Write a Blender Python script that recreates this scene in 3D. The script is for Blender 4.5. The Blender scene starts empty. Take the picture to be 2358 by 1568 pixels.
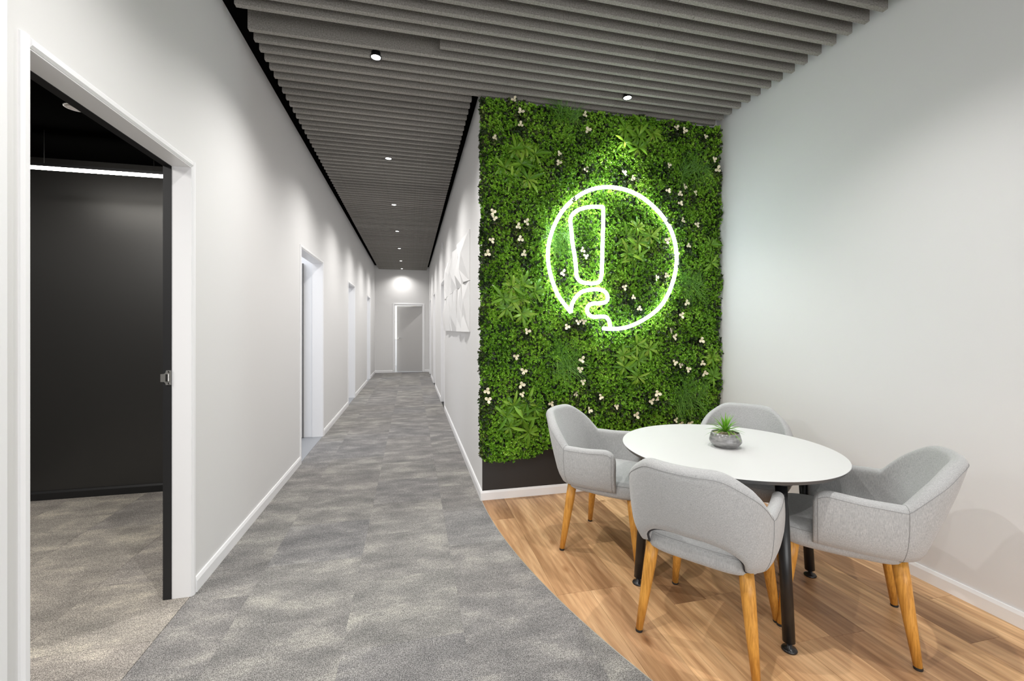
import bpy, bmesh, math, random
import numpy as np
from mathutils import Vector, Matrix

S = bpy.context.scene
COL = S.collection
PI = math.pi
random.seed(7)

# ------------------------------------------------------------------ camera, world, lights, exposure
CAM_H = 1.33
cam_d = bpy.data.cameras.new('camera')
cam_d.sensor_fit = 'HORIZONTAL'
cam_d.sensor_width = 36.0
cam_d.lens = 984.0 / 2358.0 * 36.0
cam_d.shift_y = (757.0 - 784.0) / 2358.0
cam_d.clip_start = 0.05
cam = bpy.data.objects.new('camera', cam_d)
COL.objects.link(cam)
cam.location = (0, 0, CAM_H)
cam.rotation_euler = (PI / 2, 0, -math.atan(232.0 / 984.0))
S.camera = cam

S.view_settings.view_transform = 'Standard'
S.view_settings.look = 'None'
S.view_settings.exposure = 0.84
S.view_settings.gamma = 1.0
S.view_settings.use_curve_mapping = False
S.cycles.max_bounces = 12
S.cycles.diffuse_bounces = 8
S.cycles.glossy_bounces = 4
S.cycles.sample_clamp_indirect = 6.0

W = bpy.data.worlds.new('world')
S.world = W
W.use_nodes = True
W.node_tree.nodes['Background'].inputs[0].default_value = (0.96, 0.98, 1.0, 1)
W.node_tree.nodes['Background'].inputs[1].default_value = 0.45


def area_light(name, loc, rot, sx, sy, watts, col=(1, 1, 1)):
    l = bpy.data.lights.new(name, 'AREA')
    l.shape = 'RECTANGLE'
    l.size, l.size_y, l.energy, l.color = sx, sy, watts, col
    o = bpy.data.objects.new(name, l)
    COL.objects.link(o)
    o.location, o.rotation_euler = loc, rot
    return o


# added soft fill light behind the camera, in place of unseen glazing
area_light('front_fill', (0.8, -2.6, 1.0), (PI / 2, 0, 0), 3.4, 1.6, 36, (1.0, 0.99, 0.98))
# rooms off the corridor
for i, (rx, ry, w) in enumerate([(-2.3, 4.9, 13), (-2.3, 7.4, 14), (-2.3, 10.8, 15)]):
    area_light('room_light', (rx, ry, 2.9), (0, 0, 0), 1.2, 1.2, w, (0.97, 0.98, 1.0))
area_light('meeting_room_fill', (-2.6, 1.6, 2.6), (0, 0, 0), 0.9, 0.9, 42, (1.0, 0.97, 0.92))  # added fill without a fitting, brightens the dark room's carpet
area_light('end_room_light', (0.0, 15.2, 2.8), (0, 0, 0), 1.5, 1.5, 40, (1, 0.98, 0.93))
DOWN_W = 60.0

# ------------------------------------------------------------------ materials
def new_mat(name, col, rough=0.6, metal=0.0, spec=0.5):
    m = bpy.data.materials.new(name)
    m.use_nodes = True
    b = m.node_tree.nodes['Principled BSDF']
    b.inputs['Base Color'].default_value = (*col, 1)
    b.inputs['Roughness'].default_value = rough
    b.inputs['Metallic'].default_value = metal
    b.inputs['Specular IOR Level'].default_value = spec
    return m


def nodes(m):
    nt = m.node_tree
    return nt, nt.nodes, nt.links, nt.nodes['Principled BSDF']


def ramp(N, stops):
    r = N.new('ShaderNodeValToRGB')
    while len(r.color_ramp.elements) < len(stops):
        r.color_ramp.elements.new(0.5)
    for e, (p, c) in zip(r.color_ramp.elements, stops):
        e.position = p
        e.color = (*c, 1)
    return r


def mixc(N, L, mode, fac, a, b):
    x = N.new('ShaderNodeMix')
    x.data_type = 'RGBA'
    x.blend_type = mode
    if isinstance(fac, (int, float)):
        x.inputs[0].default_value = fac
    else:
        L.new(fac, x.inputs[0])
    for s, v in ((6, a), (7, b)):
        if isinstance(v, tuple):
            x.inputs[s].default_value = (*v, 1)
        else:
            L.new(v, x.inputs[s])
    return x.outputs[2]


def noise(N, L, scale, detail=2, vec=None, rough=0.5):
    n = N.new('ShaderNodeTexNoise')
    n.inputs['Scale'].default_value = scale
    n.inputs['Detail'].default_value = detail
    n.inputs['Roughness'].default_value = rough
    if vec is not None:
        L.new(vec, n.inputs['Vector'])
    return n


def bump(N, L, b, h, strength, dist):
    bp = N.new('ShaderNodeBump')
    bp.inputs['Strength'].default_value = strength
    bp.inputs['Distance'].default_value = dist
    L.new(h, bp.inputs['Height'])
    L.new(bp.outputs[0], b.inputs['Normal'])


def mapped(N, L, scale, offset_random=True, kind='Object'):
    tc = N.new('ShaderNodeTexCoord')
    mp = N.new('ShaderNodeMapping')
    L.new(tc.outputs[kind], mp.inputs['Vector'])
    mp.inputs['Scale'].default_value = scale
    if offset_random:
        oi = N.new('ShaderNodeObjectInfo')
        mu = N.new('ShaderNodeMath')
        mu.operation = 'MULTIPLY'
        mu.inputs[1].default_value = 57.0
        L.new(oi.outputs['Random'], mu.inputs[0])
        cb = N.new('ShaderNodeCombineXYZ')
        L.new(mu.outputs[0], cb.inputs[0])
        L.new(mu.outputs[0], cb.inputs[1])
        L.new(cb.outputs[0], mp.inputs['Location'])
    return mp.outputs[0]


def wall_mat(name, col, rough=0.55):
    m = new_mat(name, col, rough, 0, 0.35)
    nt, N, L, b = nodes(m)
    n = noise(N, L, 350, 2)
    bump(N, L, b, n.outputs[0], 0.06, 0.001)
    return m


M_WALL = wall_mat('painted_wall', (0.74, 0.735, 0.73))
M_WALLR = wall_mat('painted_wall_alcove', (0.76, 0.755, 0.76))
M_WHITE = new_mat('white_gloss_trim', (0.86, 0.86, 0.87), 0.35)
M_ROOMW = wall_mat('room_white', (0.82, 0.83, 0.85))
M_BLACKWALL = new_mat('black_sheen_wall', (0.022, 0.021, 0.020), 0.42, 0, 0.7)
M_BLACKPAINT = new_mat('black_paint', (0.010, 0.010, 0.011), 0.5)
M_BLACKCEIL = new_mat('black_ceiling', (0.003, 0.003, 0.003), 1.0, 0, 0.0)
M_BACKPANEL = new_mat('charcoal_panel', (0.022, 0.021, 0.021), 0.5)
M_LEAFDOOR = new_mat('grey_door', (0.50, 0.49, 0.48), 0.4)
M_STEEL = new_mat('satin_steel', (0.62, 0.61, 0.58), 0.35, 0.9)
M_CHROME = new_mat('chrome', (0.8, 0.8, 0.8), 0.15, 1.0)
M_BLACKMETAL = new_mat('black_powder_metal', (0.008, 0.008, 0.009), 0.28)
M_RUBBER = new_mat('black_rubber', (0.01, 0.01, 0.01), 0.6)
M_TABLETOP = new_mat('white_laminate', (0.64, 0.64, 0.635), 0.38)
M_TABLEEDGE = new_mat('dark_table_edge', (0.10, 0.10, 0.10), 0.5)
M_SCULPT = new_mat('white_plaster', (0.78, 0.775, 0.77), 0.7)
M_SOIL = new_mat('dark_soil', (0.02, 0.016, 0.012), 0.95)
M_FLOWER = new_mat('cream_petal', (0.86, 0.80, 0.58), 0.6)
M_EDGESTRIP = new_mat('edge_strip', (0.45, 0.42, 0.37), 0.4, 0.4)
M_SUBFLOOR = new_mat('sub_floor', (0.03, 0.03, 0.03), 0.9)
M_VINYL = new_mat('grey_vinyl', (0.28, 0.29, 0.31), 0.4)
M_STITCH = new_mat('stitch_thread', (0.26, 0.26, 0.26), 0.8)
M_GAPSHADE = new_mat('dark_gap_shade', (0.03, 0.03, 0.035), 0.8)  # dark colour standing in for shade in the chair gap


def emit_mat(name, col, strength):
    m = bpy.data.materials.new(name)
    m.use_nodes = True
    N = m.node_tree.nodes
    N.remove(N['Principled BSDF'])
    e = N.new('ShaderNodeEmission')
    e.inputs[0].default_value = (*col, 1)
    e.inputs[1].default_value = strength
    m.node_tree.links.new(e.outputs[0], N['Material Output'].inputs[0])
    return m


M_LENS = emit_mat('lamp_lens', (1, 0.98, 0.94), 12)
M_NEON = emit_mat('neon_glow', (0.86, 0.97, 1.0), 11)
M_BAR = emit_mat('led_bar_glow', (1.0, 0.95, 0.86), 26)
M_WINDOW = emit_mat('daylit_window', (1.0, 0.97, 0.86), 1.1)


def carpet_mat(name, tint=(1, 1, 1)):
    m = new_mat(name, (0.3, 0.3, 0.3), 0.95, 0, 0.1)
    nt, N, L, b = nodes(m)
    v = mapped(N, L, (1.1, 2.0, 1))
    blot = noise(N, L, 3.2, 5, v, 0.62)
    v2 = mapped(N, L, (1, 1, 1))
    fine = noise(N, L, 250, 3, v2, 0.85)
    mid = noise(N, L, 75, 2, v2, 0.6)
    rb = ramp(N, [(0.34, (0.165, 0.163, 0.163)), (0.52, (0.225, 0.220, 0.217)), (0.70, (0.34, 0.332, 0.312))])
    L.new(blot.outputs[0], rb.inputs[0])
    rf = ramp(N, [(0.37, (0.12, 0.12, 0.13)), (0.63, (2.05, 2.05, 2.02))])
    L.new(fine.outputs[0], rf.inputs[0])
    c = mixc(N, L, 'MULTIPLY', 1.0, rb.outputs[0], rf.outputs[0])
    rm = ramp(N, [(0.35, (0.82, 0.82, 0.82)), (0.65, (1.15, 1.15, 1.15))])
    L.new(mid.outputs[0], rm.inputs[0])
    c = mixc(N, L, 'MULTIPLY', 1.0, c, rm.outputs[0])
    oi = N.new('ShaderNodeObjectInfo')
    ro = ramp(N, [(0.0, (0.93, 0.93, 0.95)), (0.5, (1.0, 0.98, 0.97)), (1.0, (1.07, 1.06, 1.03))])
    L.new(oi.outputs['Random'], ro.inputs[0])
    c = mixc(N, L, 'MULTIPLY', 1.0, c, ro.outputs[0])
    c = mixc(N, L, 'MULTIPLY', 1.0, c, tint)
    L.new(c, b.inputs['Base Color'])
    bump(N, L, b, fine.outputs[0], 0.6, 0.004)
    return m


M_CARPET = carpet_mat('carpet_tile_grey')
M_CARPET_LIT = carpet_mat('carpet_tile_room_lit', (1.5, 1.42, 1.32))  # room carpet brightened in its colour, in place of more lamp light


def wood_floor_mat():
    m = new_mat('oak_plank', (0.4, 0.25, 0.13), 0.42, 0, 0.4)
    nt, N, L, b = nodes(m)
    v = mapped(N, L, (7.0, 0.45, 1))
    grain = noise(N, L, 3.0, 6, v, 0.6)
    v2 = mapped(N, L, (70.0, 1.0, 1))
    fine = noise(N, L, 5.0, 4, v2, 0.6)
    vw = mapped(N, L, (1.0, 0.13, 1))
    wav = N.new('ShaderNodeTexWave')
    wav.wave_type = 'RINGS'
    wav.rings_direction = 'Z'
    wav.inputs['Scale'].default_value = 14
    wav.inputs['Distortion'].default_value = 3.0
    wav.inputs['Detail'].default_value = 3
    wav.inputs['Detail Scale'].default_value = 1.6
    L.new(vw, wav.inputs['Vector'])
    r1 = ramp(N, [(0.30, (0.42, 0.235, 0.115)), (0.5, (0.60, 0.37, 0.195)), (0.72, (0.78, 0.53, 0.30))])
    L.new(grain.outputs[0], r1.inputs[0])
    r2 = ramp(N, [(0.35, (0.84, 0.83, 0.82)), (0.6, (1.06, 1.06, 1.06))])
    L.new(fine.outputs[0], r2.inputs[0])
    c = mixc(N, L, 'MULTIPLY', 0.8, r1.outputs[0], r2.outputs[0])
    r3 = ramp(N, [(0.2, (0.74, 0.70, 0.66)), (0.6, (1.06, 1.06, 1.06))])
    L.new(wav.outputs['Color'], r3.inputs[0])
    c = mixc(N, L, 'MULTIPLY', 0.32, c, r3.outputs[0])
    vm = mapped(N, L, (4.0, 0.9, 1))
    nm = noise(N, L, 1.4, 3, vm, 0.55)
    rm = ramp(N, [(0.36, (0.66, 0.60, 0.55)), (0.56, (1.04, 1.04, 1.04))])
    L.new(nm.outputs[0], rm.inputs[0])
    c = mixc(N, L, 'MULTIPLY', 0.8, c, rm.outputs[0])
    # knots
    v4 = mapped(N, L, (6.5, 3.2, 1))
    vo = N.new('ShaderNodeTexVoronoi')
    vo.inputs['Scale'].default_value = 1.0
    L.new(v4, vo.inputs['Vector'])
    rk = ramp(N, [(0.02, (0.22, 0.15, 0.10)), (0.07, (0.62, 0.52, 0.44)), (0.16, (1, 1, 1))])
    L.new(vo.outputs['Distance'], rk.inputs[0])
    c = mixc(N, L, 'MULTIPLY', 0.85, c, rk.outputs[0])
    oi = N.new('ShaderNodeObjectInfo')
    ro = ramp(N, [(0.0, (0.60, 0.54, 0.50)), (0.3, (0.84, 0.80, 0.78)), (0.65, (1.02, 1.0, 0.98)), (1.0, (1.20, 1.20, 1.14))])
    L.new(oi.outputs['Random'], ro.inputs[0])
    c = mixc(N, L, 'MULTIPLY', 1.0, c, ro.outputs[0])
    L.new(c, b.inputs['Base Color'])
    bump(N, L, b, fine.outputs[0], 0.15, 0.001)
    return m


M_OAK = wood_floor_mat()


def leg_wood_mat():
    m = new_mat('honey_leg_wood', (0.6, 0.3, 0.07), 0.38, 0, 0.4)
    nt, N, L, b = nodes(m)
    v = mapped(N, L, (70, 70, 4.5))
    n = noise(N, L, 2.0, 4, v, 0.6)
    r = ramp(N, [(0.35, (0.44, 0.19, 0.028)), (0.6, (0.66, 0.32, 0.060))])
    L.new(n.outputs[0], r.inputs[0])
    L.new(r.outputs[0], b.inputs['Base Color'])
    return m


M_LEGWOOD = leg_wood_mat()


def fabric_mat():
    m = new_mat('grey_marl_fabric', (0.35, 0.35, 0.35), 0.9, 0, 0.15)
    nt, N, L, b = nodes(m)
    v = mapped(N, L, (720, 720, 60), False)
    n1 = noise(N, L, 1.0, 3, v, 0.6)
    v2 = mapped(N, L, (90, 90, 800), False)
    n2 = noise(N, L, 1.0, 2, v2, 0.6)
    r1 = ramp(N, [(0.33, (0.32, 0.322, 0.325)), (0.5, (0.41, 0.412, 0.412)), (0.68, (0.51, 0.51, 0.505))])
    L.new(n1.outputs[0], r1.inputs[0])
    r2 = ramp(N, [(0.35, (0.93, 0.93, 0.93)), (0.65, (1.06, 1.06, 1.06))])
    L.new(n2.outputs[0], r2.inputs[0])
    c = mixc(N, L, 'MULTIPLY', 1.0, r1.outputs[0], r2.outputs[0])
    L.new(c, b.inputs['Base Color'])
    b.inputs['Sheen Weight'].default_value = 0.25
    bump(N, L, b, n2.outputs[0], 0.25, 0.001)
    return m


M_FABRIC = fabric_mat()


def slat_mat():
    m = new_mat('charcoal_felt_slat', (0.1, 0.1, 0.1), 0.8, 0, 0.25)
    nt, N, L, b = nodes(m)
    tc = N.new('ShaderNodeTexCoord')
    n = noise(N, L, 130, 3, tc.outputs['Object'], 0.7)
    r = ramp(N, [(0.35, (0.18, 0.170, 0.155)), (0.68, (0.345, 0.328, 0.305))])
    L.new(n.outputs[0], r.inputs[0])
    oi = N.new('ShaderNodeObjectInfo')
    ro = ramp(N, [(0.0, (0.90, 0.90, 0.90)), (1.0, (1.1, 1.1, 1.1))])
    L.new(oi.outputs['Random'], ro.inputs[0])
    L.new(mixc(N, L, 'MULTIPLY', 1.0, r.outputs[0], ro.outputs[0]), b.inputs['Base Color'])
    bump(N, L, b, n.outputs[0], 0.3, 0.002)
    return m


M_SLAT = slat_mat()


def foliage_mat(name, stops, rough=0.45, translucent=0.15, per_object=False):
    m = new_mat(name, (0.1, 0.3, 0.05), rough, 0, 0.4)
    nt, N, L, b = nodes(m)
    g = N.new('ShaderNodeNewGeometry')
    tc = N.new('ShaderNodeTexCoord')
    big = noise(N, L, 5.0, 2, tc.outputs['Object'], 0.5)
    ad = N.new('ShaderNodeMath')
    ad.operation = 'MULTIPLY_ADD'
    ad.inputs[1].default_value = 0.62
    if per_object:
        oi = N.new('ShaderNodeObjectInfo')
        L.new(oi.outputs['Random'], ad.inputs[0])
    else:
        L.new(g.outputs['Random Per Island'], ad.inputs[0])
    mm = N.new('ShaderNodeMath')
    mm.operation = 'MULTIPLY_ADD'
    mm.inputs[1].default_value = 1.0
    mm.inputs[2].default_value = -0.31
    L.new(big.outputs[0], mm.inputs[0])
    L.new(mm.outputs[0], ad.inputs[2])
    r = ramp(N, stops)
    L.new(ad.outputs[0], r.inputs[0])
    L.new(r.outputs[0], b.inputs['Base Color'])
    tr = N.new('ShaderNodeBsdfTranslucent')
    L.new(r.outputs[0], tr.inputs[0])
    mx = N.new('ShaderNodeMixShader')
    mx.inputs[0].default_value = translucent
    L.new(b.outputs[0], mx.inputs[1])
    L.new(tr.outputs[0], mx.inputs[2])
    L.new(mx.outputs[0], N['Material Output'].inputs[0])
    return m


M_BOX = foliage_mat('boxwood_leaf', [(0.0, (0.035, 0.105, 0.010)), (0.3, (0.120, 0.310, 0.018)), (0.65, (0.250, 0.520, 0.035)), (1.0, (0.50, 0.76, 0.10))], 0.3)
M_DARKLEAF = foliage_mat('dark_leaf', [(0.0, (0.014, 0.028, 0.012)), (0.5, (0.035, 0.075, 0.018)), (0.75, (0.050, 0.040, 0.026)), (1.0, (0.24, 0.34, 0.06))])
M_LANCE = foliage_mat('lance_leaf', [(0.0, (0.07, 0.21, 0.015)), (0.5, (0.20, 0.40, 0.03)), (1.0, (0.44, 0.58, 0.08))], 0.35, 0.2, True)
M_GRASS = foliage_mat('grass_blade', [(0.0, (0.05, 0.15, 0.02)), (0.6, (0.12, 0.30, 0.035)), (1.0, (0.26, 0.48, 0.07))], 0.4)
M_POTPLANT = foliage_mat('pot_plant_leaf', [(0.0, (0.05, 0.15, 0.02)), (0.5, (0.18, 0.42, 0.03)), (1.0, (0.34, 0.55, 0.06))], 0.4)
M_PEBBLE = foliage_mat('pebble', [(0.0, (0.25, 0.15, 0.08)), (0.5, (0.62, 0.52, 0.36)), (1.0, (0.80, 0.75, 0.62))], 0.6, 0.0)


def pot_mat():
    m = new_mat('glazed_grey_pot', (0.22, 0.22, 0.22), 0.2, 0, 0.6)
    nt, N, L, b = nodes(m)
    v = mapped(N, L, (12, 12, 60), False)
    n = noise(N, L, 1.0, 4, v, 0.6)
    r = ramp(N, [(0.35, (0.13, 0.13, 0.13)), (0.65, (0.30, 0.295, 0.29))])
    L.new(n.outputs[0], r.inputs[0])
    L.new(r.outputs[0], b.inputs['Base Color'])
    return m


M_POT = pot_mat()

# ------------------------------------------------------------------ helpers
def empty(name, loc=(0, 0, 0), rz=0.0, label=None, cat=None, group=None, kind=None):
    o = bpy.data.objects.new(name, None)
    o.empty_display_size = 0.1
    COL.objects.link(o)
    o.location = loc
    o.rotation_euler = (0, 0, rz)
    return tag(o, label, cat, group, kind)


def tag(o, label=None, cat=None, group=None, kind=None):
    if label: o['label'] = label
    if cat: o['category'] = cat
    if group: o['group'] = group
    if kind: o['kind'] = kind
    return o


def link_mesh(name, me, mat, parent=None, loc=None, smooth=False):
    if mat is not None and not me.materials:
        me.materials.append(mat)
    o = bpy.data.objects.new(name, me)
    COL.objects.link(o)
    if parent is not None:
        o.parent = parent
    if loc is not None:
        o.location = loc
    if smooth:
        me.polygons.foreach_set('use_smooth', [True] * len(me.polygons))
    return o


def bm_obj(name, bm, mat, parent=None, loc=None, smooth=False):
    me = bpy.data.meshes.new(name)
    bmesh.ops.recalc_face_normals(bm, faces=bm.faces)
    bm.to_mesh(me)
    bm.free()
    return link_mesh(name, me, mat, parent, loc, smooth)


def bx(bm, x0, x1, y0, y1, z0, z1):
    vs = [bm.verts.new(p) for p in [(x0, y0, z0), (x1, y0, z0), (x1, y1, z0), (x0, y1, z0), (x0, y0, z1), (x1, y0, z1), (x1, y1, z1), (x0, y1, z1)]]
    for f in [(0, 3, 2, 1), (4, 5, 6, 7), (0, 1, 5, 4), (1, 2, 6, 5), (2, 3, 7, 6), (3, 0, 4, 7)]:
        bm.faces.new([vs[i] for i in f])


def box_obj(name, b, mat, parent=None, bevel=0.0, kind=None, label=None):
    bm = bmesh.new()
    bx(bm, *b)
    if bevel:
        bmesh.ops.bevel(bm, geom=list(bm.edges), offset=bevel, segments=2, affect='EDGES', profile=0.5)
    o = bm_obj(name, bm, mat, parent)
    return tag(o, label, kind=kind)


def prism(bm, pts, z0, z1, axis='z'):
    """extrude a closed 2-D outline; axis tells which coordinate the extrusion runs along"""
    def P(a, b, c):
        return (a, b, c) if axis == 'z' else ((c, a, b) if axis == 'x' else (a, c, b))
    lo = [bm.verts.new(P(a, b, z0)) for a, b in pts]
    hi = [bm.verts.new(P(a, b, z1)) for a, b in pts]
    n = len(pts)
    bm.faces.new(lo[::-1])
    bm.faces.new(hi)
    for i in range(n):
        bm.faces.new((lo[i], lo[(i + 1) % n], hi[(i + 1) % n], hi[i]))


def lathe(bm, prof, seg=32, cx=0.0, cy=0.0):
    rings = []
    for r, z in prof:
        if r < 1e-6:
            rings.append([bm.verts.new((cx, cy, z))])
        else:
            rings.append([bm.verts.new((cx + r * math.cos(2 * PI * k / seg), cy + r * math.sin(2 * PI * k / seg), z)) for k in range(seg)])
    for a, b in zip(rings[:-1], rings[1:]):
        for k in range(seg):
            q = [a[k % len(a)], a[(k + 1) % len(a)], b[(k + 1) % len(b)], b[k % len(b)]]
            u = []
            for v in q:
                if v not in u: u.append(v)
            if len(u) > 2:
                bm.faces.new(u)


def tube(bm, pts, r, seg=10, closed=False, cap=True):
    """r: float or list"""
    P = [Vector(p) for p in pts]
    n = len(P)
    R = r if isinstance(r, (list, tuple)) else [r] * n
    rings = []
    prev = None
    for i in range(n):
        if closed:
            t = (P[(i + 1) % n] - P[i - 1]).normalized()
        else:
            t = (P[min(i + 1, n - 1)] - P[max(i - 1, 0)]).normalized()
        if prev is None:
            up = Vector((0, 0, 1)) if abs(t.z) < 0.9 else Vector((1, 0, 0))
            u = t.cross(up).normalized()
        else:
            u = (prev - t * prev.dot(t)).normalized()
        prev = u
        w = t.cross(u)
        rings.append([bm.verts.new(P[i] + (u * math.cos(2 * PI * k / seg) + w * math.sin(2 * PI * k / seg)) * R[i]) for k in range(seg)])
    m = n if closed else n - 1
    for i in range(m):
        a, b = rings[i], rings[(i + 1) % n]
        for k in range(seg):
            bm.faces.new((a[k], a[(k + 1) % seg], b[(k + 1) % seg], b[k]))
    if cap and not closed:
        bm.faces.new(rings[0][::-1])
        bm.faces.new(rings[-1])


def smooth_path(ctrl, per=8, closed=False):
    C = [Vector(c) for c in ctrl]
    n = len(C)
    out = []
    rng = n if closed else n - 1
    for i in range(rng):
        p0 = C[(i - 1) % n] if (closed or i > 0) else C[0] * 2 - C[1]
        p1, p2 = C[i], C[(i + 1) % n]
        p3 = C[(i + 2) % n] if (closed or i + 2 < n) else C[-1] * 2 - C[-2]
        for k in range(per):
            t = k / per
            out.append(0.5 * ((2 * p1) + (p2 - p0) * t + (2 * p0 - 5 * p1 + 4 * p2 - p3) * t * t + (3 * p1 - p0 - 3 * p2 + p3) * t ** 3))
    if not closed:
        out.append(C[-1])
    return out


def clip_rect(poly, x0, x1, y0, y1):
    def clip(P, inside, inter):
        out = []
        for i in range(len(P)):
            a, b = P[i - 1], P[i]
            ia, ib = inside(a), inside(b)
            if ib:
                if not ia: out.append(inter(a, b))
                out.append(b)
            elif ia:
                out.append(inter(a, b))
        return out
    def ix(c):
        return lambda a, b: (c, a[1] + (b[1] - a[1]) * (c - a[0]) / (b[0] - a[0]))
    def iy(c):
        return lambda a, b: (a[0] + (b[0] - a[0]) * (c - a[1]) / (b[1] - a[1]), c)
    for ins, it in ((lambda p: p[0] >= x0, ix(x0)), (lambda p: p[0] <= x1, ix(x1)), (lambda p: p[1] >= y0, iy(y0)), (lambda p: p[1] <= y1, iy(y1))):
        poly = clip(poly, ins, it)
        if len(poly) < 3: return []
    out = []
    for p in poly:
        if not out or math.hypot(p[0] - out[-1][0], p[1] - out[-1][1]) > 1e-4: out.append(p)
    if len(out) > 2 and math.hypot(out[0][0] - out[-1][0], out[0][1] - out[-1][1]) < 1e-4: out.pop()
    return out if len(out) > 2 else []


def area2(p):
    return abs(sum(p[i - 1][0] * p[i][1] - p[i][0] * p[i - 1][1] for i in range(len(p)))) / 2


# ------------------------------------------------------------------ the setting
LW, RC, RW = -1.067, 0.536, 2.645        # left wall face, corridor right wall face, alcove right wall face
GY, FY = 3.286, 13.45                    # green wall face, far end wall face
CZ, SZ = 3.237, 3.117                    # black ceiling, underside of slats
T = 0.13
TL = 0.113                               # left partition thickness
DOOR_H = 2.134
YB = -2.4                                # how far the room goes behind the camera
L_OPEN = [(1.505, 2.435), (4.597, 5.673), (7.858, 8.743), (11.10, 11.91)]
R_OPEN = [(7.10, 7.87), (9.85, 10.65), (12.0, 12.8)]


def wall_with_openings(name, x0, x1, ya, yb, opens, mat):
    bm = bmesh.new()
    y = ya
    for a, b in opens:
        bx(bm, x0, x1, y, a, 0, CZ)
        bx(bm, x0, x1, a, b, DOOR_H, CZ)
        y = b
    bx(bm, x0, x1, y, yb, 0, CZ)
    return tag(bm_obj(name, bm, mat), kind='structure')


wall_with_openings('wall_left', LW - TL, LW, YB, FY + T, L_OPEN, M_WALL)
wall_with_openings('wall_corridor', RC, RC + T, GY, FY + T, R_OPEN, M_WALL)
box_obj('wall_alcove', (RC + T, RW + T, GY, GY + T, 0, CZ), M_WALL, kind='structure')
box_obj('wall_right', (RW, RW + T, YB, GY, 0, CZ), M_WALLR, kind='structure')
# far end wall with its doorway
FX0, FX1, FDH = -0.50, 0.352, 2.06
bm = bmesh.new()
bx(bm, LW, FX0, FY, FY + T, 0, CZ)
bx(bm, FX1, RC + T, FY, FY + T, 0, CZ)
bx(bm, FX0, FX1, FY, FY + T, FDH, CZ)
tag(bm_obj('wall_far', bm, M_WALL), kind='structure')

# ceiling: black soffit, felt slats as its pieces
ceil = box_obj('ceiling', (LW - TL, RW + T, YB, FY + T, CZ, CZ + 0.1), M_BLACKCEIL, kind='structure')
SW, PITCH = 0.029, 0.0994


def slat_mesh(x0, x1):
    bm = bmesh.new()
    bx(bm, x0, x1, 0, SW, 0, CZ - SZ)
    es = [e for e in bm.edges if abs(e.verts[0].co.z) < 1e-6 and abs(e.verts[1].co.z) < 1e-6]
    bmesh.ops.bevel(bm, geom=es, offset=0.0018, segments=1, affect='EDGES')
    me = bpy.data.meshes.new('ceiling_slat')
    bmesh.ops.recalc_face_normals(bm, faces=bm.faces)
    bm.to_mesh(me)
    bm.free()
    me.materials.append(M_SLAT)
    return me


sm_long_a = slat_mesh(-0.948, 1.58)
sm_long_a2 = slat_mesh(-0.948, 1.42)
sm_long_b = slat_mesh(1.5815, 2.594)
sm_long_b2 = slat_mesh(1.4215, 2.594)
sm_short = slat_mesh(-0.948, 0.461)
sm_cut = slat_mesh(0.178, 1.58)
yk = 1.842 - 12 * PITCH
k = 0
while yk < FY - 0.06:
    if True:
        if yk + SW < GY - 0.012:
            if abs(yk - 2.776) < 0.05 or abs(yk - (1.842 + 9 * PITCH)) < 0.01:
                ms = [sm_cut, sm_long_b]          # the slat that starts part way along
            elif k % 2:
                ms = [sm_long_a, sm_long_b]
            else:
                ms = [sm_long_a2, sm_long_b2]
        else:
            ms = [sm_short]
        for me in ms:
            o = link_mesh('ceiling_slat', me, None, ceil, (0, yk, SZ))
    k += 1
    yk += PITCH
    if 9.75 < yk < 9.75 + PITCH:
        yk += 0.05

# floor: sub floor slab with carpet tiles and oak planks as its pieces
floor = box_obj('floor', (-3.6, RW + T, YB, 16.2, -0.06, -0.008), M_SUBFLOOR, kind='structure')
ARC_C, ARC_R = (5.53, 3.30), 5.0


def arc_x(y):
    return ARC_C[0] - math.sqrt(max(0.0, ARC_R ** 2 - (y - ARC_C[1]) ** 2))


arc = []
yy = GY
while yy > YB + 0.001:
    arc.append((min(arc_x(yy), RW), yy))
    yy -= 0.06
arc.append((min(arc_x(YB), RW), YB))
corr = [(LW, YB)] + [(x - 0.0015, y) for x, y in arc[::-1]] + [(RC, FY), (LW, FY)]
oakz = [(RW, GY), (x_ := arc[0][0] + 0.003, GY)] + [(x + 0.003, y) for x, y in arc[1:] if x < RW - 0.01]
oakz.append((RW, oakz[-1][1] - 0.001))


def floor_piece(name, poly, mat, par):
    cx = sum(p[0] for p in poly) / len(poly)
    cy = sum(p[1] for p in poly) / len(poly)
    bm = bmesh.new()
    prism(bm, [(x - cx, y - cy) for x, y in poly], -0.008, 0)
    o = bm_obj(name, bm, mat, par, (cx, cy, 0))
    return o


TS = 0.506
ix0 = -0.786 - TS * 6
for i in range(14):
    xa = ix0 + i * TS
    oy = 0.0 if i % 2 else TS * 0.5
    for j in range(34):
        ya = 3.39 - 12 * TS + j * TS + oy - TS
        g = 0.0002
        p = clip_rect(corr, xa + g, xa + TS - g, ya + g, ya + TS - g)
        if p and area2(p) > 0.0008:
            floor_piece('carpet_tile', p, M_CARPET, floor)
# carpet in the dark meeting room, running through its doorway
room1 = [(-3.3, 0.3), (LW - TL, 0.3), (LW - TL, 1.505), (LW - 0.002, 1.505), (LW - 0.002, 2.435), (LW - TL, 2.435), (LW - TL, 4.071), (-3.3, 4.071)]
for i in range(5):
    xa = LW - 0.002 - (i + 1) * TS
    for j in range(9):
        ya = 0.1 + j * TS + (0.25 if i % 2 else 0)
        p = clip_rect(room1, xa + 0.0006, xa + TS - 0.0006, ya + 0.0006, ya + TS - 0.0006)
        if p and area2(p) > 0.0008:
            floor_piece('carpet_tile', p, M_CARPET_LIT, floor)
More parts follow.
